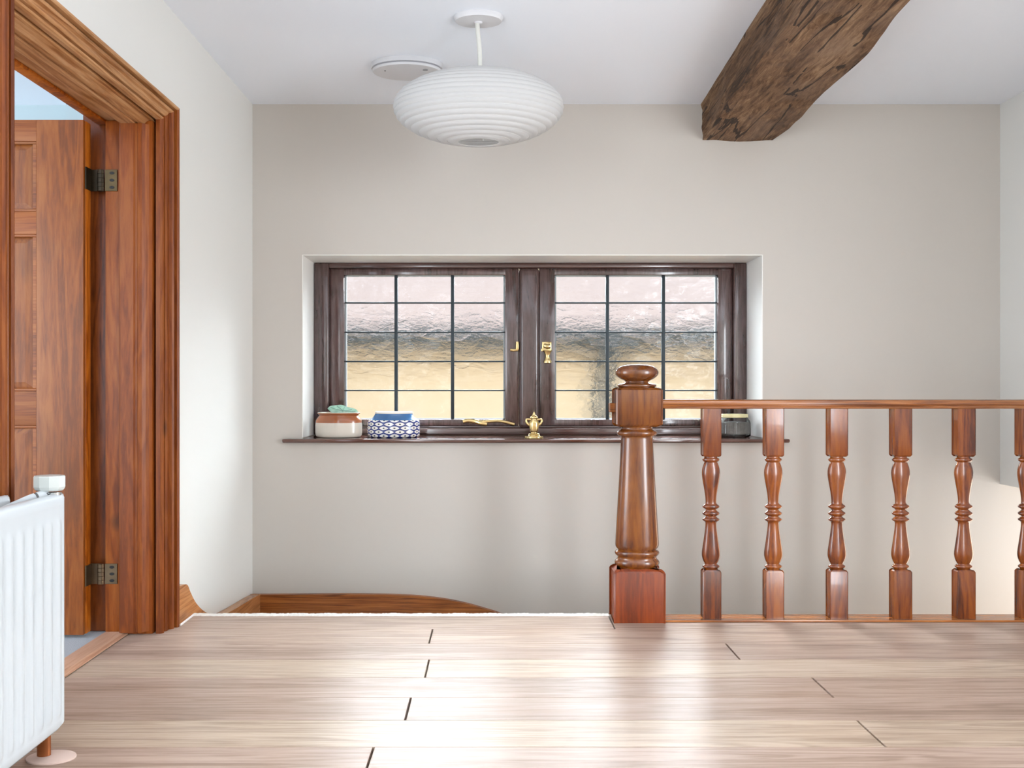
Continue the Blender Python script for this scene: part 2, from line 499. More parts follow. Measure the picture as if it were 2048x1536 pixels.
bm = bmesh.new()
bx(bm, XL - .18, XL, .5, DY0 - .04, ZLOW, ZC + .1)
bx(bm, XL - .18, XL, YF, .5, 2.15, ZC + .1)  # over an unseen opening added for the side fill lamp
bx(bm, XL - .18, XL, YF, -1.35, -.25, 2.15)
bx(bm, XL - .18, XL, -1.35, .5, -.25, .0)
bx(bm, XL - .18, XL, DY1 + .04, YB, ZLOW, ZC + .1)
bx(bm, XL - .18, XL, DY0 - .04, DY1 + .04, DZ + .04, ZC + .1)
bx(bm, XL - .18, XL, DY0 - .04, DY1 + .04, ZLOW, -.02)
tag(obj('wall_left', bm, 'wall_left'), 'pale grey left wall beside the pine doorway', 'wall', kind='structure')

bm = bmesh.new()
bx(bm, XR, XR + .25, YE, YB, 0.423, ZC + .1)
bx(bm, XR, XR + .25, .05, YE, -.25, ZC + .1)
bx(bm, XR, XR + .25, YF, .05, 2.2, ZC + .1)  # over an added opening, out of view, that lets side light in
bx(bm, XR, XR + .25, YF, -1.3, -.25, 2.2)
tag(obj('wall_right', bm, 'wall_left'), 'pale right wall ending short above the stairwell', 'wall', kind='structure')
box('wall_stairwell', 'wall', None, 3.9, 4.1, YE, YB, .25, .6)
tag(bpy.data.objects['wall_stairwell'], 'beige wall above the stairwell end left open for the assumed light', 'wall', kind='structure')
box('ceiling_stairwell', 'ceiling', None, XR + .25, 4.1, YE, YB, .423, .6)
tag(bpy.data.objects['ceiling_stairwell'], 'low ceiling under the right wall bulkhead', 'ceiling', kind='structure')
box('ceiling', 'ceiling', None, XL - .18, XR + .25, YF, YB, ZC, ZC + .1)
tag(bpy.data.objects['ceiling'], 'white plaster ceiling of the landing', 'ceiling', kind='structure')

# reveal lining of the window opening (thin white plaster skin)
bm = bmesh.new()
bx(bm, WX0 - .001, WX0 + .003, YB - .0015, YW + .02, WZ0 + .02, WZ1)
bx(bm, WX1 - .003, WX1 + .001, YB - .0015, YW + .02, WZ0 + .02, WZ1)
bx(bm, WX0, WX1, YB - .0015, YW + .02, WZ1 - .003, WZ1 + .001)
tag(obj('trim_1', bm, 'reveal'), 'white plaster reveal lining the window opening', 'reveal', kind='structure')

box('wall_rear', 'wall', None, XL - .18, XR + .25, YF - .1, YF, -.25, ZC + .1)
tag(bpy.data.objects['wall_rear'], 'beige wall behind the viewer', 'wall', kind='structure')

# floor: slab with separate oak planks
bm = bmesh.new()
bx(bm, XL, XR, YF, YE - .004, -.25, -.0155)
floor = tag(obj('floor', bm, plain('sub_floor', '#6b5645', 0.8)), 'pale oak plank floor of the landing', 'floor', kind='structure')
seams = [YE] + [1206.25 / (v - 768.0) for v in (1258, 1287, 1319, 1355, 1395, 1440.5, 1494)]
while seams[-1] > YF + .1: seams.append(seams[-1] - 0.1325)
ends = {0: [.483], 1: [-.236], 2: [.867], 3: [-.222], 4: [1.05], 5: [-.251], 6: [1.046], 7: [-.316]}
tints = [(.97, .94, .92), (1.0, .97, .95), (.95, .90, .88), (1.06, 1.06, 1.0), (.95, .89, .86), (.93, .87, .84), (1.07, 1.07, 1.0), (.95, .9, .88)]
rng = random.Random(4)
for r in range(len(seams) - 1):
    y1, y0 = seams[r], seams[r + 1]
    if y0 < YF: y0 = YF
    cuts = list(ends.get(r, [rng.uniform(-.6, 1.2)]))
    base = cuts[0]
    cuts += [base + 2.35, base - 2.35]
    xw = -1.4055 if (y0 < DY1 and y1 > DY0) else XL + .004
    cuts = [xw] + sorted(c for c in cuts if XL + .1 < c < XR - .1) + [XR - .004]
    for i in range(len(cuts) - 1):
        p = bx(bmesh.new(), cuts[i] + .0032, cuts[i + 1] - .0032, y0 + .0005, y1 - .0005, -.015, 0, 0.0007, 1)
        cx = (cuts[i] + cuts[i + 1]) / 2
        o = obj('plank', p, 'plank', floor)
        t = tints[r % 8]; j = rng.uniform(.97, 1.03)
        o.color = (t[0] * j, t[1] * j, t[2] * j, 1)

# bedroom seen through the doorway
box('floor_bedroom', 'carpet', None, -4.4, XL - .195, YF, YB, -.04, -.002)
tag(bpy.data.objects['floor_bedroom'], 'light grey bedroom carpet beyond the doorway', 'floor', kind='structure')
bm = bmesh.new()
bx(bm, -4.4, XL - .18, YB + .01, 3.74, -.04, ZC)
bx(bm, -2.27, XL - .18, YB - .06, YB + .01, -.002, ZC)
tag(obj('wall_bedroom', bm, 'room_wall'), 'pale blue bedroom wall above the open door', 'wall', kind='structure')
box('ceiling_bedroom', 'ceiling', None, -4.4, XL - .18, YF, 3.74, ZC, ZC + .1)
tag(bpy.data.objects['ceiling_bedroom'], 'white bedroom ceiling beyond the doorway', 'ceiling', kind='structure')

# stairwell: quarter landing and steps going down to the right
bm = bmesh.new()
bx(bm, XL, -.42, YE, YB, -.60, -.36)
x = -.42; z = -.54
for k in range(7):
    bx(bm, x, x + .46, YE, YB, ZLOW, z)
    x += .46; z -= .18
bx(bm, x, 3.9, YE, YB, ZLOW, ZLOW + .02)
tag(obj('stairs', bm, 'cream_carpet'), 'carpeted stairs going down below the landing', 'stairs', kind='structure')
bm = bmesh.new()
bx(bm, XL, 3.9, YE - .08, YE - .004, ZLOW, -.25)
tag(obj('wall_landing', bm, 'wall'), 'wall under the landing edge', 'wall', kind='structure')

# ragged cream carpet edge along the nosing
bm = bmesh.new()
rng = random.Random(9)
n = 260; xa, xb = XL + .03, .485
prev = None
for i in range(n + 1):
    xx = xa + (xb - xa) * i / n
    zt = .0025 + .0035 * rng.random() + .0015 * math.sin(i * .31)
    yf = YE - .002 - .003 * rng.random()
    cur = [bm.verts.new((xx, yf, .0003)), bm.verts.new((xx, yf + .006, zt)), bm.verts.new((xx, YE + .022, zt * .6)),
           bm.verts.new((xx, YE + .024, -.16)), bm.verts.new((xx, YE + .001, -.16)), bm.verts.new((xx, YE + .001, .0003))]
    if prev:
        for k in range(6):
            bm.faces.new((prev[k], prev[(k + 1) % 6], cur[(k + 1) % 6], cur[k]))
    else: first = cur
    prev = cur
bm.faces.new(first); bm.faces.new(prev)
tag(obj('stair_carpet', bm, 'cream_carpet'), 'ragged cream carpet edge over the landing nosing', 'carpet', kind='stuff')

# stair string / skirting on the back wall
D1 = YB - .022
top = [(PX(u, D1), PZ(v, D1)) for u, v in ((535, 1190), (600, 1189.5), (700, 1189), (780, 1190), (840, 1193), (890, 1199), (930, 1207), (970, 1218), (1012, 1232), (1080, 1262))]
top = [(p.x, p.y) for p in smoothpath([(a, b, 0) for a, b in top], 4)]
xe, ze = top[-1]
poly = [(XL, top[0][1])] + top + [(xe + 1.6, ze - .62), (xe + 1.6, ze - .9), (xe, -.60), (XL, -.60)]
bm = prism(bmesh.new(), poly, lambda p, q, t: (p, t, q), D1, YB + .001)
tag(obj('baseboard_back', bm, 'string'), 'stained timber stair string curving down the back wall', 'baseboard', kind='structure')

# left wall skirting: short piece by the doorway sweeping down, rising again at the corner
XS = XL + .05
pts = [(2.493, .118), (2.555, .150), (2.60, .157), (2.625, .150)]
curve = [(2.625, .150), (2.68, .075), (2.76, .005), (2.84, -.03), (2.93, -.055), (3.03, -.07), (3.13, -.075), (3.22, -.085), (3.30, -.12), (3.362, -.172)]
# heights follow from where the photograph shows its upper edge
edge = [(345, 1184), (360, 1173), (374, 1169), (381, 1184), (391, 1204), (404, 1219), (420, 1229), (433, 1233)]
pl = []
for u, v in edge:
    d = XS * FPX / (u - CU); pl.append((d, PZ(v, d)))
tail = [(448, 1229), (468, 1219), (490, 1206), (508, 1195), (518, 1190)]
for u, v in tail:
    d = XS * FPX / (u - CU); pl.append((min(d, YB), PZ(v, d)))
pl = [(p.x, p.y) for p in smoothpath([(a, b, 0) for a, b in pl], 4)]
poly = [(2.493, pl[0][1])] + [q for q in pl if q[0] > 2.4935 and q[0] < YB - .024]
poly += [(YB - .0225, poly[-1][1]), (YB - .0225, -.6), (YE + .003, -.6), (YE + .003, .0005), (2.493, .0005)]
bm = prism(bmesh.new(), poly, lambda p, q, t: (t, p, q), XL - .001, XS)
tag(obj('baseboard_left', bm, 'string_y'), 'pine skirting beside the doorway with a scooped top', 'baseboard', kind='structure')
# sealant bead at the foot of skirting and architrave
bm = bmesh.new()
tube(bm, [(XS + .004, 2.495, .002), (XS + .004, YE, .002)], .006, .003, 8)
tag(obj('trim_2', bm, 'caulk'), 'white sealant bead along the foot of the skirting', 'sealant', kind='structure')
# threshold strip in the doorway
poly = [(-1.502, 0), (-1.502, .004), (-1.49, .010), (-1.425, .010), (-1.405, .003), (-1.405, 0)]
bm = prism(bmesh.new(), poly, lambda p, q, t: (p, t, q), DY0 + .002, DY1 - .002)
tag(obj('trim_3', bm, 'threshold'), 'oak threshold strip across the doorway', 'threshold', kind='structure')

# ------------------------------------------------------------------ doorway and open door
door = tag(empty('door_1', (-1.40, DY1, 0)), 'stripped pine panelled door standing open in its moulded frame', 'door', kind='structure')
XI = -1.495        # bedroom side of the linings
box('lining_jamb', 'pine_z', door, XI, XL - .013, DY1, DY1 + .039, 0, DZ, .003)
box('lining_jamb', 'pine_z', door, XI, XL - .013, DY0 - .039, DY0, 0, DZ, .003)
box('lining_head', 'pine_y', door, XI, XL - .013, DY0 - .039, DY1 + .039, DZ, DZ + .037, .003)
# planted stops
def stop_prof(s): return [(-1.432, 0), (-1.432, s * .015), (-1.425, s * .019), (-1.376, s * .019), (-1.372, s * .013), (-1.364, s * .013), (-1.358, s * .017), (-1.345, s * .015), (-1.335, s * .006), (-1.325, 0)]
bm = prism(bmesh.new(), stop_prof(-1), lambda p, q, t: (p, DY1 + q, t), 0.012, DZ - .017)
obj('door_stop', bm, 'pine_z', door)
bm = prism(bmesh.new(), stop_prof(1), lambda p, q, t: (p, DY0 + q, t), 0.012, DZ - .017)
obj('door_stop', bm, 'pine_z', door)
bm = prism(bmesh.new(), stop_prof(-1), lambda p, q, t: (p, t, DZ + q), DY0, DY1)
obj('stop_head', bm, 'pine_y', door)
# architrave profile: (x, distance out from the opening edge)
AP = [(-1.300, .002), (-1.285, .002), (-1.277, .006), (-1.274, .012), (-1.279, .016), (-1.290, .018), (-1.290, .023), (-1.277, .025), (-1.272, .032),
      (-1.272, .045), (-1.262, .048), (-1.256, .054), (-1.260, .059), (-1.274, .061), (-1.274, .064), (-1.250, .066), (-1.246, .070), (-1.246, .077), (-1.252, .081), (-1.300, .081)]
def arch_leg(sign, y):
    bm = bmesh.new()
    A = [bm.verts.new((p, y + sign * q, 0)) for p, q in AP]
    B = [bm.verts.new((p, y + sign * q, DZ + .002 + q)) for p, q in AP]
    n = len(AP)
    for i in range(n): bm.faces.new((A[i], A[(i + 1) % n], B[(i + 1) % n], B[i]))
    bm.faces.new(A); bm.faces.new(B)
    return bm
obj('architrave', arch_leg(1, DY1), 'pine_z', door)
obj('architrave', arch_leg(-1, DY0), 'pine_z', door)
bm = bmesh.new()
A = [bm.verts.new((p, DY0 - q, DZ + .002 + q)) for p, q in AP]
B = [bm.verts.new((p, DY1 + q, DZ + .002 + q)) for p, q in AP]
for i in range(len(AP)): bm.faces.new((A[i], A[(i + 1) % len(AP)], B[(i + 1) % len(AP)], B[i]))
bm.faces.new(A); bm.faces.new(B)
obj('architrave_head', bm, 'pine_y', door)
# bedroom-side architrave; upright coloured dark for the shade in the hinge gap
box('inner_architrave', 'orange', door, -1.54, XI, DY0 - .09, DY1 + .027, DZ - .008, DZ + .07, .004)
box('inner_architrave', 'gap_shade', door, -1.60, XI, DY1 + .028, DY1 + .10, 0, DZ + .07, .004)

# door leaf, opened square into the bedroom
LX0, LX1, LY0, LY1, LZ0, LZ1 = -2.93, -1.55, 2.372, 2.416, .012, 1.968
leaf = box('door_leaf', 'orange', door, LX0 + .004, LX1, LY0 + .012, LY1 - .004, LZ0, LZ1, .002)
zr = [(1.887, LZ1), (1.534, 1.620), (.808, .938), (LZ0, .215)]
for x0, x1 in ((-1.732, LX1 - .003), (LX0, -2.748)):
    box('stile', 'door', leaf, x0, x1, LY0, LY0 + .0125, LZ0, LZ1, .0015)
for i, (z0, z1) in enumerate(zr):
    box('rail', 'door_h', leaf, -2.748, -1.732, LY0 + .0003, LY0 + .0125, z0, z1, .0015)
zz = [(zr[1][1], zr[0][0]), (zr[2][1], zr[1][0]), (zr[3][1], zr[2][0])]
for z0, z1 in zz:
    box('muntin', 'door', leaf, -2.33, -2.15, LY0, LY0 + .0125, z0, z1, .0015)
    for x0, x1 in ((-2.15, -1.732), (-2.748, -2.33)):
        bm = bmesh.new()
        ins = [(0, .0115), (.012, .0120), (.045, .005), (.060, .005)]
        loops = []
        for a, dpt in ins:
            a2 = a * .75
            loops.append([bm.verts.new(q) for q in ((x0 + a, LY0 + dpt, z0 + a2), (x1 - a, LY0 + dpt, z0 + a2), (x1 - a, LY0 + dpt, z1 - a2), (x0 + a, LY0 + dpt, z1 - a2))])
        for l0, l1 in zip(loops, loops[1:]):
            for i in range(4): bm.faces.new((l0[i], l0[(i + 1) % 4], l1[(i + 1) % 4], l1[i]))
        bm.faces.new(loops[-1])
        obj('panel', bm, 'door', leaf)
        bm = bmesh.new()      # moulding round the panel
        w_ = .010
        bx(bm, x0, x1, LY0 + .002, LY0 + .0125, z1 - w_, z1, .002, 1); bx(bm, x0, x1, LY0 + .002, LY0 + .0125, z0, z0 + w_, .002, 1)
        bx(bm, x0, x0 + w_ * 1.6, LY0 + .002, LY0 + .0125, z0 + w_, z1 - w_, .002, 1); bx(bm, x1 - w_ * 1.6, x1, LY0 + .002, LY0 + .0125, z0 + w_, z1 - w_, .002, 1)
        obj('panel_moulding', bm, 'door_h', leaf)

for z0, z1, mt, lab in ((1.709, 1.792, 'black_iron', 'black iron butt hinge'), (.194, .272, 'bronze', 'worn bronze butt hinge')):
    bm = bx(bmesh.new(), -1.4945, -1.447, DY1 - .003, DY1 + .001, z0, z1, .0008, 1)
    h = tag(obj('hinge', bm, 'aged_brass' if mt == 'black_iron' else mt, door), lab)
    for k in range(3):
        zc = z0 + (z1 - z0) * (k + .5) / 3
        bm = bmesh.new()
        bmesh.ops.create_cone(bm, cap_ends=True, segments=14, radius1=.0075, radius2=.0075, depth=.0012,
                              matrix=Matrix.Translation((-1.467, DY1 - .0033, zc)) @ Matrix.Diagonal((1.25, 1, .75, 1)) @ Matrix.Rotation(math.pi / 2, 4, 'X'))
        obj('screw', bm, 'dark', h)
    for k in range(5):
        a = z0 + (z1 - z0) * k / 5; b = z0 + (z1 - z0) * (k + 1) / 5 - .0012
        bm = lathe(bmesh.new(), [(.013, a), (.013, b)], -1.511, DY1 - .002, 16)
        obj('knuckle', bm, mt, h, smooth=True)
    bm = bx(bmesh.new(), -1.55, -1.546, LY0 + .006, LY1 - .001, z0, z1)
    bx(bm, -1.547, -1.515, LY1 - .005, LY1 - .002, z0, z1)
    obj('door_plate', bm, mt, h)

# ------------------------------------------------------------------ leaded window
win = tag(empty('window_1', (.2165, YW, WZ0)), 'dark timber casement window with leaded rolled glass', 'window', kind='structure')
FD = 3.69
box('frame_jamb', 'win', win, WX0 + .003, -.938, YW, FD, .67, WZ1 - .003, .010, 3)
box('frame_jamb', 'win', win, 1.384, WX1 - .003, YW, FD, .67, WZ1 - .003, .010, 3)
box('frame_head', 'win_h', win, -.940, 1.386, YW + .002, FD, 1.630, WZ1 - .003, .008, 3)
box('frame_bottom', 'win_h', win, -.940, 1.386, YW + .004, FD, .671, .712, .007, 3)
box('frame_step', 'win_h', win, -.940, 1.386, YW + .018, FD, .712, .724, .003, 2)
box('mullion', 'win', win, .152, .270, YW - .004, FD, .712, 1.630, .022, 4)
# glossy sill board with rounded nose
SZ = .671
nose = [(3.338, SZ - .004), (3.341, SZ), (YW + .012, SZ + .001), (YW + .012, SZ - .020), (YB, SZ - .021), (3.342, SZ - .021), (3.337, SZ - .017), (3.3355, SZ - .010)]
xs0, xs1 = PX(564, 3.34), PX(1580, 3.34)
bm = bmesh.new()
bx(bm, xs0, xs1, 3.336, YB - .001, SZ - .021, SZ, .007, 3)
bx(bm, WX0 + .001, WX1 - .001, YB - .012, YW + .01, SZ - .018, SZ)
sill = obj('window_sill', bm, 'sill', win, smooth=True)

lead_v = {0: (PX(792, 3.62), PX(905, 3.62)), 1: (PX(1215, 3.62), PX(1327, 3.62))}
lead_h = [PZ(v, 3.62) for v in (605.5, 664.5, 723, 781)]
YC0, YC1 = YW + .024, YW + .066
for ci, (o0, o1, g0, g1) in enumerate(((-.937, .151, PX(688, 3.604), PX(1010, 3.604)), (.271, 1.383, PX(1110, 3.604), PX(1436, 3.604)))):
    zt, zb, gz0, gz1 = 1.629, .725, PZ(838.5, 3.604), PZ(550, 3.604)
    bm = bmesh.new()
    bx(bm, o0, g0, YC0, YC1, zb, zt, .004, 2); bx(bm, g1, o1, YC0, YC1, zb, zt, .004, 2)
    bx(bm, g0 - .004, g1 + .004, YC0 + .0005, YC1, gz1, zt, .004, 2); bx(bm, g0 - .004, g1 + .004, YC0 + .0005, YC1, zb, gz0, .004, 2)
    cas = obj('casement', bm, 'win', win, smooth=True)
    # pale glazing bead line round the glass
    bm = bmesh.new(); t = .010
    bx(bm, g0 - .002, g0 + t * .9, YC1 - .022, YC1 - .004, gz0, gz1); bx(bm, g1 - t * .9, g1 + .002, YC1 - .022, YC1 - .004, gz0, gz1)
    bx(bm, g0, g1, YC1 - .022, YC1 - .004, gz1 - t * .4, gz1 + .002); bx(bm, g0, g1, YC1 - .022, YC1 - .004, gz0 - .002, gz0 + t * .4)
    obj('glazing_bead', bm, plain('grey_bead', '#9aa3a6', 0.4), cas)
    xs = [g0 - .002, lead_v[ci][0], lead_v[ci][1], g1 + .002]
    zs = [gz1 + .002] + lead_h + [gz0 - .002]
    for i in range(3):
        for k in range(5):
            bm = bx(bmesh.new(), xs[i] + .001, xs[i + 1] - .001, 3.6255, 3.6305, zs[k + 1] + .001, zs[k] - .001)
            obj('pane', bm, 'pane', cas)
    for xv in lead_v[ci]:
        box('lead_bar', 'lead', cas, xv - .0095, xv + .0095, 3.618, 3.638, gz0, gz1, .003, 2)
    for zv in lead_h:
        box('lead_strip', 'lead', cas, g0, g1, 3.620, 3.636, zv - .0042, zv + .0042, .002, 1)

# brass furniture on the casements
def P3(u, v, d): return (PX(u, d), d, PZ(v, d))
bm = bmesh.new()
yl = YC0 - .0005
def plate(bm, u0, u1, v0, v1, y0, y1, bev=.002):
    d = y0
    bx(bm, PX(u0, d), PX(u1, d), y0, y1, PZ(v1, d), PZ(v0, d), bev, 2)
plate(bm, 1084, 1103, 683.5, 701, yl - .010, yl)
plate(bm, 1082, 1102, 697, 702.5, yl - .016, yl - .008, .0015)
tube(bm, [P3(1088, 691, yl - .012), P3(1095, 693, yl - .020), P3(1100, 692, yl - .014)], .013, .006, 10)
prof = [(9.5, 701), (7, 705), (4.3, 710), (4.0, 714), (6, 719), (8.5, 723), (8.0, 726), (4, 727.2)]
lathe(bm, [(r / FPX * 3.59, PZ(v, 3.59)) for r, v in prof], PX(1095, 3.59), yl - .014, 20)
tag(obj('window_latch', bm, 'brass', win, smooth=True), 'brass drop-handle latch')
bm = bmesh.new()
plate(bm, 1032, 1037, 683, 700, YW - .001, YW + .012, .001)
tube(bm, [P3(1020.5, 699.5, YC0 - .012), P3(1026, 700.5, YC0 - .012), P3(1036, 700, YC0 - .010)], .008, .004, 8)
tag(obj('latch_keep', bm, 'brass', win, smooth=True), 'small brass L-shaped keep')
bm = bmesh.new()
ys = YC0 - .012
tube(bm, smoothpath([P3(926, 843.5, ys), P3(936, 841.5, ys), P3(950, 843, ys), P3(960, 846, ys - .004), P3(974, 848.5, ys - .004)], 5), .012, .005, 10)
tube(bm, smoothpath([P3(956, 845, ys - .002), P3(975, 843, ys - .004), P3(995, 842, ys), P3(1010, 844, ys), P3(1029, 849, ys)], 5), .009, .004, 10)
plate(bm, 938, 958, 840, 847, ys + .002, ys + .012, .002)
tag(obj('casement_stay', bm, 'brass', win, smooth=True), 'brass casement stay with curled ends')

# ------------------------------------------------------------------ ceiling beam
def build_beam():
    bm = bmesh.new()
    ys = [YB + .01 - i * .014 for i in range(int((YB - 0.2) / .014))]
    zb = PZ(280, YB)
    rows = []
    NB, NS = 34, 16
    for y in ys:
        k = (YB - y)
        xl = 1.137 - .052 * k; xr = 1.516 - .038 * k + .022 * math.sin(k * 3.1 + .2) * min(1, k * 4)
        xr += .014 * math.sin(k * 9.0)
        row = []
        for i in range(NS + 1):        # left side, top to bottom
            t = i / NS
            p = Vector((xl - .01 + .012 * t, y, ZC + .004 + (zb - ZC - .004) * t)); row.append((p, Vector((-1, 0, 0)), .012 if 0 < i else 0))
        for i in range(1, NB + 1):     # underside
            t = i / NB
            p = Vector((xl + (xr - xl) * t, y, zb)); row.append((p, Vector((0, 0, -1)), .009))
        for i in range(1, NS + 1):     # right side, bottom to top
            t = i / NS
            p = Vector((xr + .03 * t, y, zb + (ZC + .004 - zb) * t)); row.append((p, Vector((1, 0, 0)), .012 if i < NS else 0))
        out = []
        for p, nrm, amp in row:
            q = Vector((p.x * 3, p.y * 2.2, p.z * 8))
            d = noise.fractal(q, 1.0, 2.0, 4) * amp
            q2 = Vector((p.x * 9, p.y * 1.6, p.z * 22))
            d += min(0, noise.noise(q2) + .15) * amp * 1.1
            q3 = Vector((p.x * 14, p.y * 9, p.z * 30)); d += noise.noise(q3) * amp * .35
            q4 = Vector((p.x * 5 + 7, p.y * 5.5, p.z * 9)); g = noise.noise(q4)
            if g > .38: d -= (g - .38) * amp * 3.2
            out.append(bm.verts.new(p + nrm * d))
        rows.append(out)
    for a, b in zip(rows, rows[1:]):
        for i in range(len(a) - 1): bm.faces.new((a[i], a[i + 1], b[i + 1], b[i]))
    bm.faces.new(rows[0]); bm.faces.new(rows[-1])
    for r0, r1 in zip(rows, rows[1:]): bm.faces.new((r0[0], r1[0], r1[-1], r0[-1]))
    return bm
beam = obj('ceiling_beam', build_beam(), 'beam', loc=(1.32, YB, 2.29), smooth=True)
tag(beam, 'rough dark oak beam crossing the white ceiling', 'beam')

# ------------------------------------------------------------------ balustrade
NX, NY = .594, 2.5705
bal = tag(empty('balustrade', (NX, NY, 0)), 'varnished timber balustrade with turned newel post and balusters at the landing edge', 'balustrade')
SN = FPX / NY
def nz(v): return CAMZ - (v - CV) / SN
def turned(bm, pv, cx, cy, n=40, k=4):
    pts = smoothpath([(r / SN, nz(v), 0) for r, v in pv], k)
    lathe(bm, [(p.x, p.y) for p in pts], cx, cy, n)
def block(bm, cx, cy, hw, z0, z1, ch_lo, ch_hi):
    """Square block (twice as wide as deep) with softly turned shoulders."""
    def ring(s, z, rnd):
        pts = []
        for sx_, sy_ in ((-1, -1), (1, -1), (1, 1), (-1, 1)):
            c = .10 * hw
            a = [(sx_ * (hw * s), sy_ * (hw * s - c * rnd)), (sx_ * (hw * s - c * rnd), sy_ * (hw * s))]
            if sx_ * sy_ > 0: a = a[::-1]
            pts += a
        return [bm.verts.new((cx + px, cy + py * .5, z)) for px, py in pts]
    lv = []
    if ch_lo: lv += [(.86, z0, 1.6), (.95, z0 + ch_lo * .4, 1.3), (1, z0 + ch_lo, .6)]
    else: lv += [(1, z0, .6)]
    if ch_hi: lv += [(1, z1 - ch_hi, .6), (.95, z1 - ch_hi * .4, 1.3), (.86, z1, 1.6)]
    else: lv += [(1, z1, .6)]
    rs = [ring(*q) for q in lv]
    for a, b in zip(rs, rs[1:]):
        for i in range(8): bm.faces.new((a[i], a[(i + 1) % 8], b[(i + 1) % 8], b[i]))
    bm.faces.new(rs[0]); bm.faces.new(rs[-1])

bm = bmesh.new()
block(bm, NX, NY, .0945, nz(853), nz(775), .012, .010)
turned(bm, [(34, 850), (31, 856), (33, 859), (39.5, 863), (40.5, 867), (37, 871), (32, 873.5), (32.5, 890), (35, 940), (38.5, 1000), (41.5, 1050), (43.3, 1082), (43, 1091), (40, 1096), (37, 1098.5), (42, 1100.5), (44.5, 1104), (43, 1108), (39, 1112), (39.5, 1116), (44, 1121), (44.5, 1126), (41, 1130), (37, 1133), (40, 1138)], NX, NY)
post = obj('newel_post', bm, 'newel', bal, smooth=True)
bm = bmesh.new()
block(bm, NX, NY, .1048, 0, nz(1133), 0, .016)
tag(obj('base_block', bm, 'newel_base', post, smooth=True), 'redder square base block')
bm = bmesh.new()
turned(bm, [(34, 776), (38, 773), (38.5, 770), (35, 768), (26, 766), (22.5, 764), (25, 761.5), (34, 757), (41, 751), (43, 745), (40.5, 739), (33, 733), (20, 729.7), (2, 728.6)], NX, NY)
tag(obj('finial', bm, 'newel', post, smooth=True), 'flattened turned ball finial')

RX1 = XR - .002
HR = [(2.541, .8645), (2.5385, .868), (2.540, .872), (2.5385, .8765), (2.540, .8785), (2.5365, .882), (2.5355, .889), (2.5375, .896), (2.543, .9005), (2.562, .9025), (2.581, .9005), (2.5865, .896), (2.5885, .889), (2.5875, .882), (2.584, .8785), (2.5855, .8765), (2.583, .8645)]
bm = prism(bmesh.new(), HR, lambda p, q, t: (t, p, q), NX + .093, RX1)
obj('handrail', bm, 'rail', bal)
bm = bx(bmesh.new(), .484, .51, 2.585, 2.612, PZ(824, 2.6), PZ(806, 2.6), .002, 1)
obj('rail_stub', bm, 'rail', bal)
bm = bx(bmesh.new(), NX + .1045, RX1, 2.529, 2.600, .0003, .0085, .002, 2)
obj('base_rail', bm, 'rail', bal)

BY = 2.5635
bx0 = PX(1425, 2.545)
bm = bmesh.new()
hw = .0366
block(bm, bx0, BY, hw, nz(912.5), .8655, .007, 0)
block(bm, bx0, BY, hw, .0085, nz(1137.5), 0, .009)
SNB = SN; SN = FPX / BY
turned(bm, [(13, 911), (12.5, 914.5), (16, 917), (16.8, 919.8), (15, 922.6), (12.8, 924), (14, 927), (17, 936), (18.2, 946), (17.3, 957), (14.5, 973), (12, 988), (10.8, 1000), (11.2, 1007), (14.5, 1009.5), (17, 1012.5), (15.5, 1015.5), (10.5, 1018.5), (12, 1021.5), (17, 1025.5), (15.5, 1029.3), (10.5, 1032), (12.5, 1034.8), (17, 1038), (15.5, 1041), (11.5, 1044), (11, 1050), (12.2, 1062), (15, 1082), (18, 1103), (17.8, 1113), (15, 1122), (12.5, 1126.5), (13, 1128.5), (16.5, 1131), (16.8, 1133.5), (14, 1136), (12, 1139)], bx0, BY, 28, 3)
SN = SNB
first = obj('baluster', bm, 'baluster', bal, smooth=True)
cols = [(.95, .86, .84), (1.12, 1.1, 1.02), (1, .95, .93), (1.1, 1.04, .95), (1.02, .96, .92), (1.0, .96, .92), (1, 1, 1), (1, .97, .95)]
first.color = cols[0] + (1,)
for i, u in enumerate((1550.6, 1678.6, 1807, 1934, 2061.5, 2189), 1):
    o = first.copy()
    COL.objects.link(o)
    o.parent = bal
    o.location.x = PX(u, 2.545) - bx0
    o.color = cols[i] + (1,)

# ------------------------------------------------------------------ pendant lantern
LXc, LYc = PX(957, 2.577), 2.577
lamp = tag(empty('pendant_light', (LXc, LYc, ZC)), 'white ribbed paper lantern hanging from a round ceiling rose', 'pendant light')
hwr = 49.5 / FPX * 2.577
bm = lathe(bmesh.new(), [(hwr, ZC - .0002), (hwr, ZC - .006), (hwr * .97, ZC - .016), (hwr * .93, ZC - .021), (hwr * .2, ZC - .0225), (.017, ZC - .023), (.015, ZC - .028), (.009, ZC - .030)], LXc, LYc, 48)
obj('ceiling_rose', bm, 'white_plastic', lamp, smooth=True)
CZ, CA, CC = 2.104, .345, .146
topz = CZ + CC * .955
bm = tube(bmesh.new(), smoothpath([(LXc - .005, LYc, ZC - .026), (LXc - .002, LYc, ZC - .07), (LXc + .004, LYc, ZC - .13), (LXc + .006, LYc, ZC - .19), (LXc + .004, LYc, topz - .06)], 5), .0092, .005, 10)
obj('cord', bm, plain('cord_white', '#cfcfc8', 0.5), lamp, smooth=True)
NR = 19
def shell(t):      # t from -1 (bottom) to 1 (top)
    a = t * math.radians(76)
    return CA * math.cos(a), CZ + CC * math.sin(a)
prof = []
ribs = []
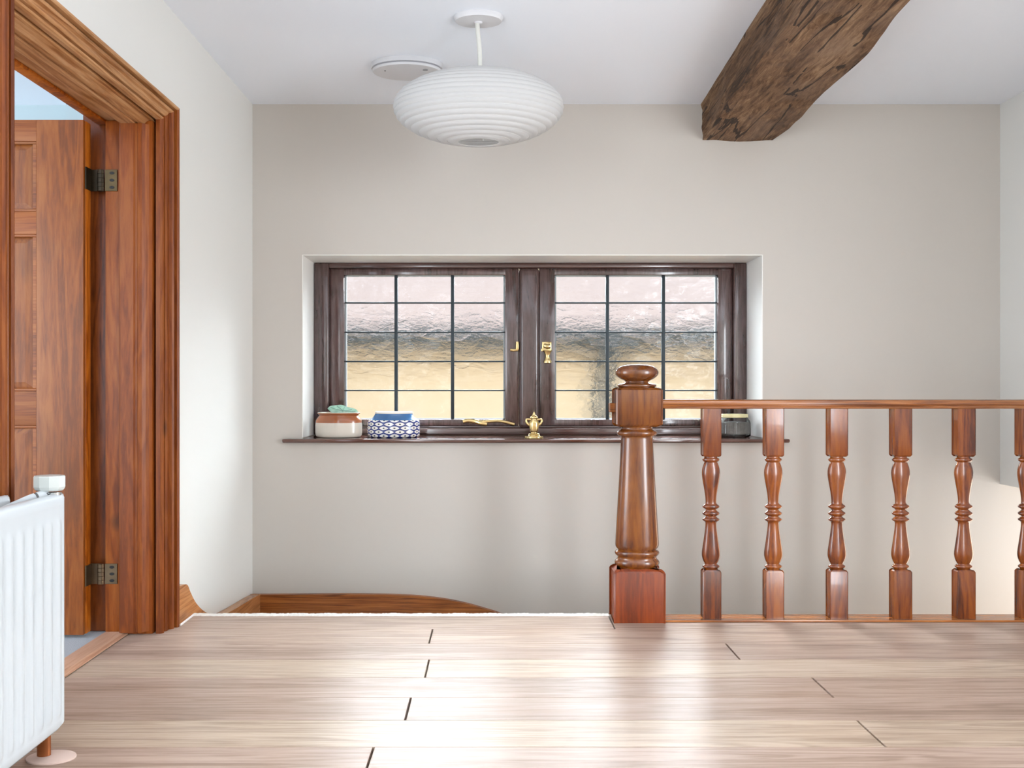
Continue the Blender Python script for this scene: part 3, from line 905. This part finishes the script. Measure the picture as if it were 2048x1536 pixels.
for i in range(NR):
    t0 = -1 + 2 * i / NR; t1 = -1 + 2 * (i + 1) / NR
    for k in range(4):
        s = k / 4
        r, z = shell(t0 + (t1 - t0) * s)
        puff = math.sin(math.pi * s) * .0035
        a = (t0 + (t1 - t0) * s) * math.radians(76)
        prof.append((r + puff * math.cos(a) * 2, z + puff * math.sin(a)))
    ribs.append(shell(t0))
ribs.append(shell(1)); prof.append(shell(1))
shade = obj('paper_shade', lathe(bmesh.new(), prof, LXc, LYc, 72, cap=False), 'paper', lamp, smooth=True)
for r, z in ribs:
    bm = bmesh.new()
    n = 48; rr = .0011
    ring = []
    for i in range(n):
        a = 2 * math.pi * i / n
        c = Vector((LXc + r * math.cos(a), LYc + r * .5 * math.sin(a), z)); rad = Vector((math.cos(a), math.sin(a), 0))
        ring.append([bm.verts.new(c + rad * rr), bm.verts.new(c + Vector((0, 0, rr))), bm.verts.new(c - rad * rr), bm.verts.new(c - Vector((0, 0, rr)))])
    for i in range(n):
        a, b = ring[i], ring[(i + 1) % n]
        for k in range(4): bm.faces.new((a[k], a[(k + 1) % 4], b[(k + 1) % 4], b[k]))
    obj('rib', bm, 'rib', shade)
bm = bmesh.new()
rt, zt_ = shell(1)
tube(bm, [(LXc - rt, LYc, zt_), (LXc, LYc, zt_ + .004), (LXc + rt, LYc, zt_)], .003, .002, 6)
tube(bm, [(LXc + .02, LYc, zt_), (LXc + .02, LYc, CZ - CC + .01)], .003, .002, 6)
obj('wire_spreader', bm, 'rib', lamp)
bm = lathe(bmesh.new(), [(.02, topz - .10), (.036, topz - .09), (.038, topz - .045), (.02, topz - .035), (.01, topz - .03)], LXc + .004, LYc, 24)
obj('bulb_holder', bm, 'white_plastic', lamp, smooth=True)

# ------------------------------------------------------------------ smoke alarm
AX, AY = PX(814, 2.964), 2.964
al = tag(empty('smoke_alarm', (AX, AY, ZC)), 'round white smoke alarm on the ceiling behind the lantern', 'smoke alarm')
r0 = 72 / FPX * 2.964
obj('base_plate', lathe(bmesh.new(), [(r0, ZC - .0002), (r0, ZC - .012), (r0 * .985, ZC - .022)], AX, AY, 56), 'white_plastic', al, smooth=True)
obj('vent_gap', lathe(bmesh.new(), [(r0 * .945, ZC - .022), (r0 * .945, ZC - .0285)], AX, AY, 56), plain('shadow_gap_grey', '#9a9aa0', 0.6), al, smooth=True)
obj('cover', lathe(bmesh.new(), [(r0 * .96, ZC - .0285), (r0 * .955, ZC - .034), (r0 * .93, ZC - .0385), (r0 * .5, ZC - .041), (.01, ZC - .0415)], AX, AY, 56), 'white_plastic', al, smooth=True)
obj('test_button', lathe(bmesh.new(), [(.012, ZC - .040), (.012, ZC - .0425)], AX + .09, AY - .03, 20), plain('alarm_grey', '#8d8d90', 0.5), al, smooth=True)
obj('indicator', lathe(bmesh.new(), [(.004, ZC - .040), (.004, ZC - .0425)], AX - .10, AY - .022, 12), plain('alarm_led', '#6d6d70', 0.4), al)

# ------------------------------------------------------------------ radiator
XF, RY1, RY0 = -1.112, 1.632, .86
rad = tag(empty('radiator', (XF, RY1, 0)), 'white panel radiator on the left wall before the doorway', 'radiator')
RZ0, RZ1 = PZ(1452, RY1), PZ(985, RY1)
def rad_panel(xf, y0, y1, sgn=1):
    bm = bmesh.new()
    pitch = .0318; ny = int((y1 - y0) / pitch)
    ysamp = []
    for i in range(int((y1 - y0) / (pitch / 8)) + 1): ysamp.append(y1 - i * pitch / 8)
    zs = [RZ0, RZ0 + .004, RZ0 + .012, RZ0 + .03, RZ0 + .038, RZ0 + .044, RZ0 + .050, RZ0 + .058, RZ1 - .085, RZ1 - .078, RZ1 - .071, RZ1 - .064, RZ1 - .056, RZ1 - .03, RZ1 - .010, RZ1 - .003, RZ1]
    grid = []
    for y in ysamp:
        col = []
        dy = y1 - y
        ph = ((dy - .022) / pitch) % 1.0
        rid = max(0, math.sin(math.pi * min(1, ph / .62))) if dy > .022 and ph < .62 else 0.0
        rid = rid ** .6
        for z in zs:
            a = min(1, max(0, (z - RZ0 - .03) / .024)); b = min(1, max(0, (RZ1 - .056 - z) / .024))
            e = min(a, b); e = e * e * (3 - 2 * e)
            x = xf - sgn * .0 + sgn * rid * e * .0045
            edge_drop = 0
            if z < RZ0 + .012: edge_drop = (1 - (z - RZ0) / .012) ** 2 * .014
            if z > RZ1 - .010: edge_drop = max(edge_drop, (1 - (RZ1 - z) / .010) ** 2 * .012)
            if dy < .010: edge_drop = max(edge_drop, (1 - dy / .010) ** 2 * .012)
            zz = z
            if dy < .03 and z < RZ0 + .03: zz = z + (1 - dy / .03) ** 2 * .018 * (1 - (z - RZ0) / .03)
            col.append(bm.verts.new((x - sgn * edge_drop, y, zz)))
        grid.append(col)
    back = [[bm.verts.new(v.co - Vector((sgn * .009, 0, 0))) for v in col] for col in grid]
    nz_ = len(zs); ny_ = len(grid)
    for i in range(ny_ - 1):
        for k in range(nz_ - 1):
            for g, flip in ((grid, 0), (back, 1)):
                q = (g[i][k], g[i][k + 1], g[i + 1][k + 1], g[i + 1][k])
                bm.faces.new(q[::-1] if flip else q)
    for i in range(ny_ - 1):
        for k in (0, nz_ - 1): bm.faces.new((grid[i][k], grid[i + 1][k], back[i + 1][k], back[i][k]))
    for k in range(nz_ - 1):
        for i in (0, ny_ - 1): bm.faces.new((grid[i][k], grid[i][k + 1], back[i][k + 1], back[i][k]))
    return bm
fp = obj('front_panel', rad_panel(XF, RY0, RY1), 'white_enamel', rad, smooth=True)
XRr = -1.222
obj('rear_panel', rad_panel(XRr, RY0, 1.592), 'white_enamel', rad, smooth=True)
VX, VY = PX(99, 1.615), 1.615
# header tube between the panels and elbow to the valve
bm = tube(bmesh.new(), smoothpath([(-1.172, 1.20, .642), (-1.172, 1.44, .646), (-1.170, 1.52, .655), (-1.162, 1.575, .666), (VX, VY - .004, .671)], 6), .022, .012, 14)
obj('header_tube', bm, 'white_enamel', rad, smooth=True)
for yy in (1.50, 1.20, .95):
    box('spacer_bracket', 'white_enamel', rad, XRr + .008, XF - .012, yy - .012, yy + .012, .40, .62, .004)
zk0, zk1 = PZ(981, VY), PZ(951, VY)
r_k = 31.5 / FPX * VY
bm = lathe(bmesh.new(), [(r_k * .62, .668), (r_k * .62, .676), (r_k * .70, .678), (r_k * .70, zk0 - .004), (r_k * .5, zk0 - .003)], VX, VY, 24)
obj('valve_collar', bm, plain('chrome', '#c9cdcd', 0.15, 0.9), rad, smooth=True)
bm = lathe(bmesh.new(), [(r_k * .80, zk0), (r_k * .93, zk0 + .004), (r_k, zk0 + .010), (r_k, zk1 - .003), (r_k * .95, zk1), (r_k * .5, zk1 - .001)], VX, VY, 10)
tag(obj('valve_knob', bm, 'grey_plastic', rad), 'pale grey faceted valve knob')
PXc, PYc = PX(95, 1.625), 1.612
bm = lathe(bmesh.new(), [(.0175, .006), (.0175, .26)], PXc, PYc, 20)
bx(bm, PXc - .02, PXc + .02, PYc - .006, PYc + .006, .255, .262)
tag(obj('copper_pipe', bm, 'copper', rad, smooth=True), 'copper supply pipe')
bm = lathe(bmesh.new(), [(.062, .0003), (.062, .004), (.052, .007), (.018, .008)], PX(108, 1.622), PYc, 40)
tag(obj('pipe_collar', bm, 'collar', rad, smooth=True), 'pale wooden pipe collar')

# ------------------------------------------------------------------ things on the sill
def sill_thing(name, u, d, label, cat):
    return tag(empty(name, (PX(u, d), d, SZ + .0002)), label, cat)
def prof_px(pv, d, z0):
    """(half width px, height px above the base) -> metres"""
    s = d / FPX
    return [(r * s, z0 + h * s) for r, h in pv]
Z0 = SZ + .0004

d = 3.462
t = sill_thing('stoneware_jar', 677.5, d, 'squat cream stoneware jar with brown glazed shoulder holding a mint green leaf', 'jar')
cx = PX(677.5, d)
obj('body', lathe(bmesh.new(), prof_px([(41, 0), (44.5, 1.5), (46, 4), (46.6, 10), (46.6, 24), (46, 29)], d, Z0), cx, d, 56), 'stone_cream', t, smooth=True)
obj('glazed_shoulder', lathe(bmesh.new(), prof_px([(46.1, 29), (45.6, 33), (43.5, 37.5), (40.5, 41), (38.5, 43), (39.5, 45), (42.4, 46.6), (42.8, 48.2), (41.5, 49), (38, 48.2), (36, 44), (35, 30), (34, 29)], d, Z0), cx, d, 56, cap=False), 'stone_brown', t, smooth=True)
obj('rim', lathe(bmesh.new(), prof_px([(42.6, 48.0), (42.0, 49.3), (40, 49.5), (38.2, 48.3)], d, Z0), cx, d, 56, cap=False), 'stone_cream', t, smooth=True)

# pale green leaf standing in the jar
bm = bmesh.new()
s = d / FPX
outline = [(655, 817.5), (660, 813), (668, 810.5), (676, 809.5), (686, 811), (698, 814), (708, 817.5), (714, 821), (717, 826), (706, 829), (690, 830), (672, 829), (661, 824)]
outl = smoothpath([(a, b, 0) for a, b in outline] + [(655, 817.5, 0)], 3)[:-1]
cxp, cyp = 686, 822
def leaf_pt(u, v, off=0.0):
    k = math.hypot((u - cxp) / 31, (v - cyp) / 12)
    y = d + .012 + (822 - v) * s * .9 + off - .006 * (1 - min(1, k)) 
    return Vector((PX(u, y), y, PZ(v, y) + .002 * math.sin(u * .25)))
layers = []
for k in (0.0, .34, .67, 1.0):
    if k == 0: layers.append([bm.verts.new(leaf_pt(cxp, cyp))])
    else: layers.append([bm.verts.new(leaf_pt(cxp + (p.x - cxp) * k, cyp + (p.y - cyp) * k)) for p in outl])
nO = len(outl)
for i in range(nO): bm.faces.new((layers[0][0], layers[1][i], layers[1][(i + 1) % nO]))
for a, b in zip(layers[1:], layers[2:]):
    for i in range(nO): bm.faces.new((a[i], b[i], b[(i + 1) % nO], a[(i + 1) % nO]))
bmesh.ops.solidify(bm, geom=list(bm.faces), thickness=.0015)
lf = tag(obj('leaf', bm, 'leaf', t, smooth=True), 'rounded mint green leaf')
for tip in ((661, 815), (674, 811.5), (690, 813.5), (704, 818.5), (711, 823.5)):
    bm = bmesh.new()
    tube(bm, [leaf_pt(cxp + (tip[0] - cxp) * q, cyp + (tip[1] - cyp) * q, -.0012) for q in (0, .33, .66, 1)], .0016, .0009, 6)
    obj('vein', bm, 'vein', lf)
bm = tube(bmesh.new(), [leaf_pt(686, 823), (cx, d, Z0 + .06), (cx - .02, d, Z0 + .035)], .004, .002, 8)
obj('stalk', bm, 'vein', lf)
bm = lathe(bmesh.new(), prof_px([(33.5, 20), (33.5, 30), (20, 31), (1, 31)], d, Z0), cx, d, 32)
obj('soil', bm, plain('potting_soil', '#4a3828', 0.95, bmp=.5, bscale=200), t)

d = 3.470
t = sill_thing('patterned_jar', 787.5, d, 'squat jar with navy and white eye pattern and blue shoulder', 'jar')
cx = PX(787.5, d)
M['eyes'] = eye_pattern(0.0, 35 * d / FPX)
obj('body', lathe(bmesh.new(), prof_px([(46, 0), (50, 1), (52, 3.5), (52.3, 10), (52.3, 28), (51.5, 32), (49, 34.5)], d, Z0), cx, d, 60), 'eyes', t, smooth=True)
obj('shoulder', lathe(bmesh.new(), prof_px([(49.2, 34.4), (45, 36.5), (41, 40), (38, 44.5), (37, 47)], d, Z0), cx, d, 60, cap=False), 'blue_glaze', t, smooth=True)
obj('rim', lathe(bmesh.new(), prof_px([(37, 46.5), (37.5, 48), (37.3, 50), (35.5, 50.6), (33.5, 50), (33, 46), (34, 36)], d, Z0), cx, d, 60, cap=False), 'rim_white', t, smooth=True)

d = 3.468
t = sill_thing('glass_jar', 1469, d, 'small glass jar of dried herbs with pale gold lid behind the baluster', 'jar')
cx = PX(1469, d)
obj('glass', lathe(bmesh.new(), prof_px([(20, 0), (29, .5), (32, 3), (32, 8), (31.5, 28), (30, 33), (26.5, 37), (25, 39), (25, 44)], d, Z0), cx, d, 48, cap=False), 'jar_glass', t, smooth=True)
obj('glass_foot', lathe(bmesh.new(), prof_px([(28, .3), (30.5, 2), (30.5, 4.2), (26, 5)], d, Z0), cx, d, 40), 'jar_glass', t, smooth=True)
obj('herbs', lathe(bmesh.new(), prof_px([(27, 5.4), (30.2, 7), (30.2, 20), (29.8, 27), (28, 29.5), (10, 31), (1, 31)], d, Z0), cx, d, 40), 'contents', t, smooth=True)
obj('lid', lathe(bmesh.new(), prof_px([(26.5, 38.8), (27.6, 39.4), (27.6, 41), (26.6, 41.6), (26.8, 45), (26, 45.8), (20, 46)], d, Z0), cx, d, 48), 'gold_lid', t, smooth=True)

d = 3.412
t = sill_thing('brass_urn', 1068, d, 'small brass two-handled urn ornament in front of the window mullion', 'ornament')
cx = PX(1068, d)
obj('foot', lathe(bmesh.new(), prof_px([(18.5, 0), (19, 1.2), (18, 3), (12, 4.2), (10.5, 6), (11.5, 7), (10, 8.6), (6.5, 9.4)], d, Z0), cx, d, 40), 'brass', t, smooth=True)
obj('bowl', lathe(bmesh.new(), prof_px([(6.5, 9.2), (6, 10.5), (7.8, 12.5), (9, 17), (10, 23), (10.2, 28), (8.5, 33), (6, 36), (5.5, 37.5), (7.5, 39), (7.8, 41), (5.5, 43)], d, Z0), cx, d, 36), 'brass', t, smooth=True)
sgm = d / FPX
for sg in (-1, 1):
    pth = smoothpath([(cx + sg * 6 * sgm, d, Z0 + 36 * sgm), (cx + sg * 13 * sgm, d, Z0 + 37 * sgm), (cx + sg * 15.5 * sgm, d, Z0 + 34 * sgm), (cx + sg * 14 * sgm, d, Z0 + 29 * sgm), (cx + sg * 9.5 * sgm, d, Z0 + 25 * sgm)], 5)
    obj('handle', tube(bmesh.new(), pth, .0065, .0045, 10), 'brass', t, smooth=True)
obj('finial', lathe(bmesh.new(), prof_px([(5.5, 42.6), (6, 44), (3, 45.5), (3.4, 47), (2.2, 49), (1, 52)], d, Z0), cx, d, 24), 'brass', t, smooth=True)

# unseen outer face of this house, added to block sky over the alley
bm = bmesh.new()
bx(bm, -14, WX0 - .03, 3.741, 3.80, -3.0, 3.0)
bx(bm, WX1 + .03, 15, 3.741, 3.80, -3.0, 3.0)
bx(bm, WX0 - .03, WX1 + .03, 3.741, 3.80, -3.0, WZ0 - .03)
bx(bm, WX0 - .03, WX1 + .03, 3.741, 3.80, WZ1 + .03, 3.0)
tag(obj('wall_sky_block', bm, 'outer_brick'), 'unseen brick outer wall added to block sky light in the alley', 'wall', kind='structure')
# ------------------------------------------------------------------ the house across the alley
HY = 7.0
hs = tag(empty('house', (.5, HY, -3.0)), 'cream rendered neighbouring house with pink tiled roof seen through the leaded window', 'house')
EZ = PZ(668, HY)
box('wall', 'house_wall', hs, -14, 15, HY, HY + .3, -3, EZ)
bm = prism(bmesh.new(), [(HY - .38, EZ - .02), (HY - .38, EZ + .02), (HY + 6, EZ + 4.4), (HY + 6, EZ + 4.3), (HY + .3, EZ - .02)], lambda p, q, t_: (t_, p, q), -14.3, 15.3)
obj('roof', bm, 'roof', hs)
bm = prism(bmesh.new(), [(HY - .52, EZ + .03), (HY - .50, EZ - .07), (HY - .45, EZ - .105), (HY - .39, EZ - .07), (HY - .375, EZ + .03)], lambda p, q, t_: (t_, p, q), -14.2, 15.2)
obj('gutter', bm, 'gutter', hs)
box('fascia', 'gutter', hs, -14.1, 15.1, HY - .37, HY - .34, EZ - .16, EZ + .02)
bm = tube(bmesh.new(), [(PX(1205, HY), HY - .45, EZ - .08), (PX(1205, HY), HY - .40, EZ - .22), (PX(1205, HY), HY - .10, EZ - .45), (PX(1205, HY), HY - .08, EZ - .6), (PX(1205, HY), HY - .08, -3)], .10, .05, 12)
obj('downpipe', bm, 'gutter', hs, smooth=True)
box('ground', 'ground', None, -16, 17, 3.74, HY + 8, -3.1, -3.0)
tag(bpy.data.objects['ground'], 'paved alley ground below the window', 'ground', kind='structure')
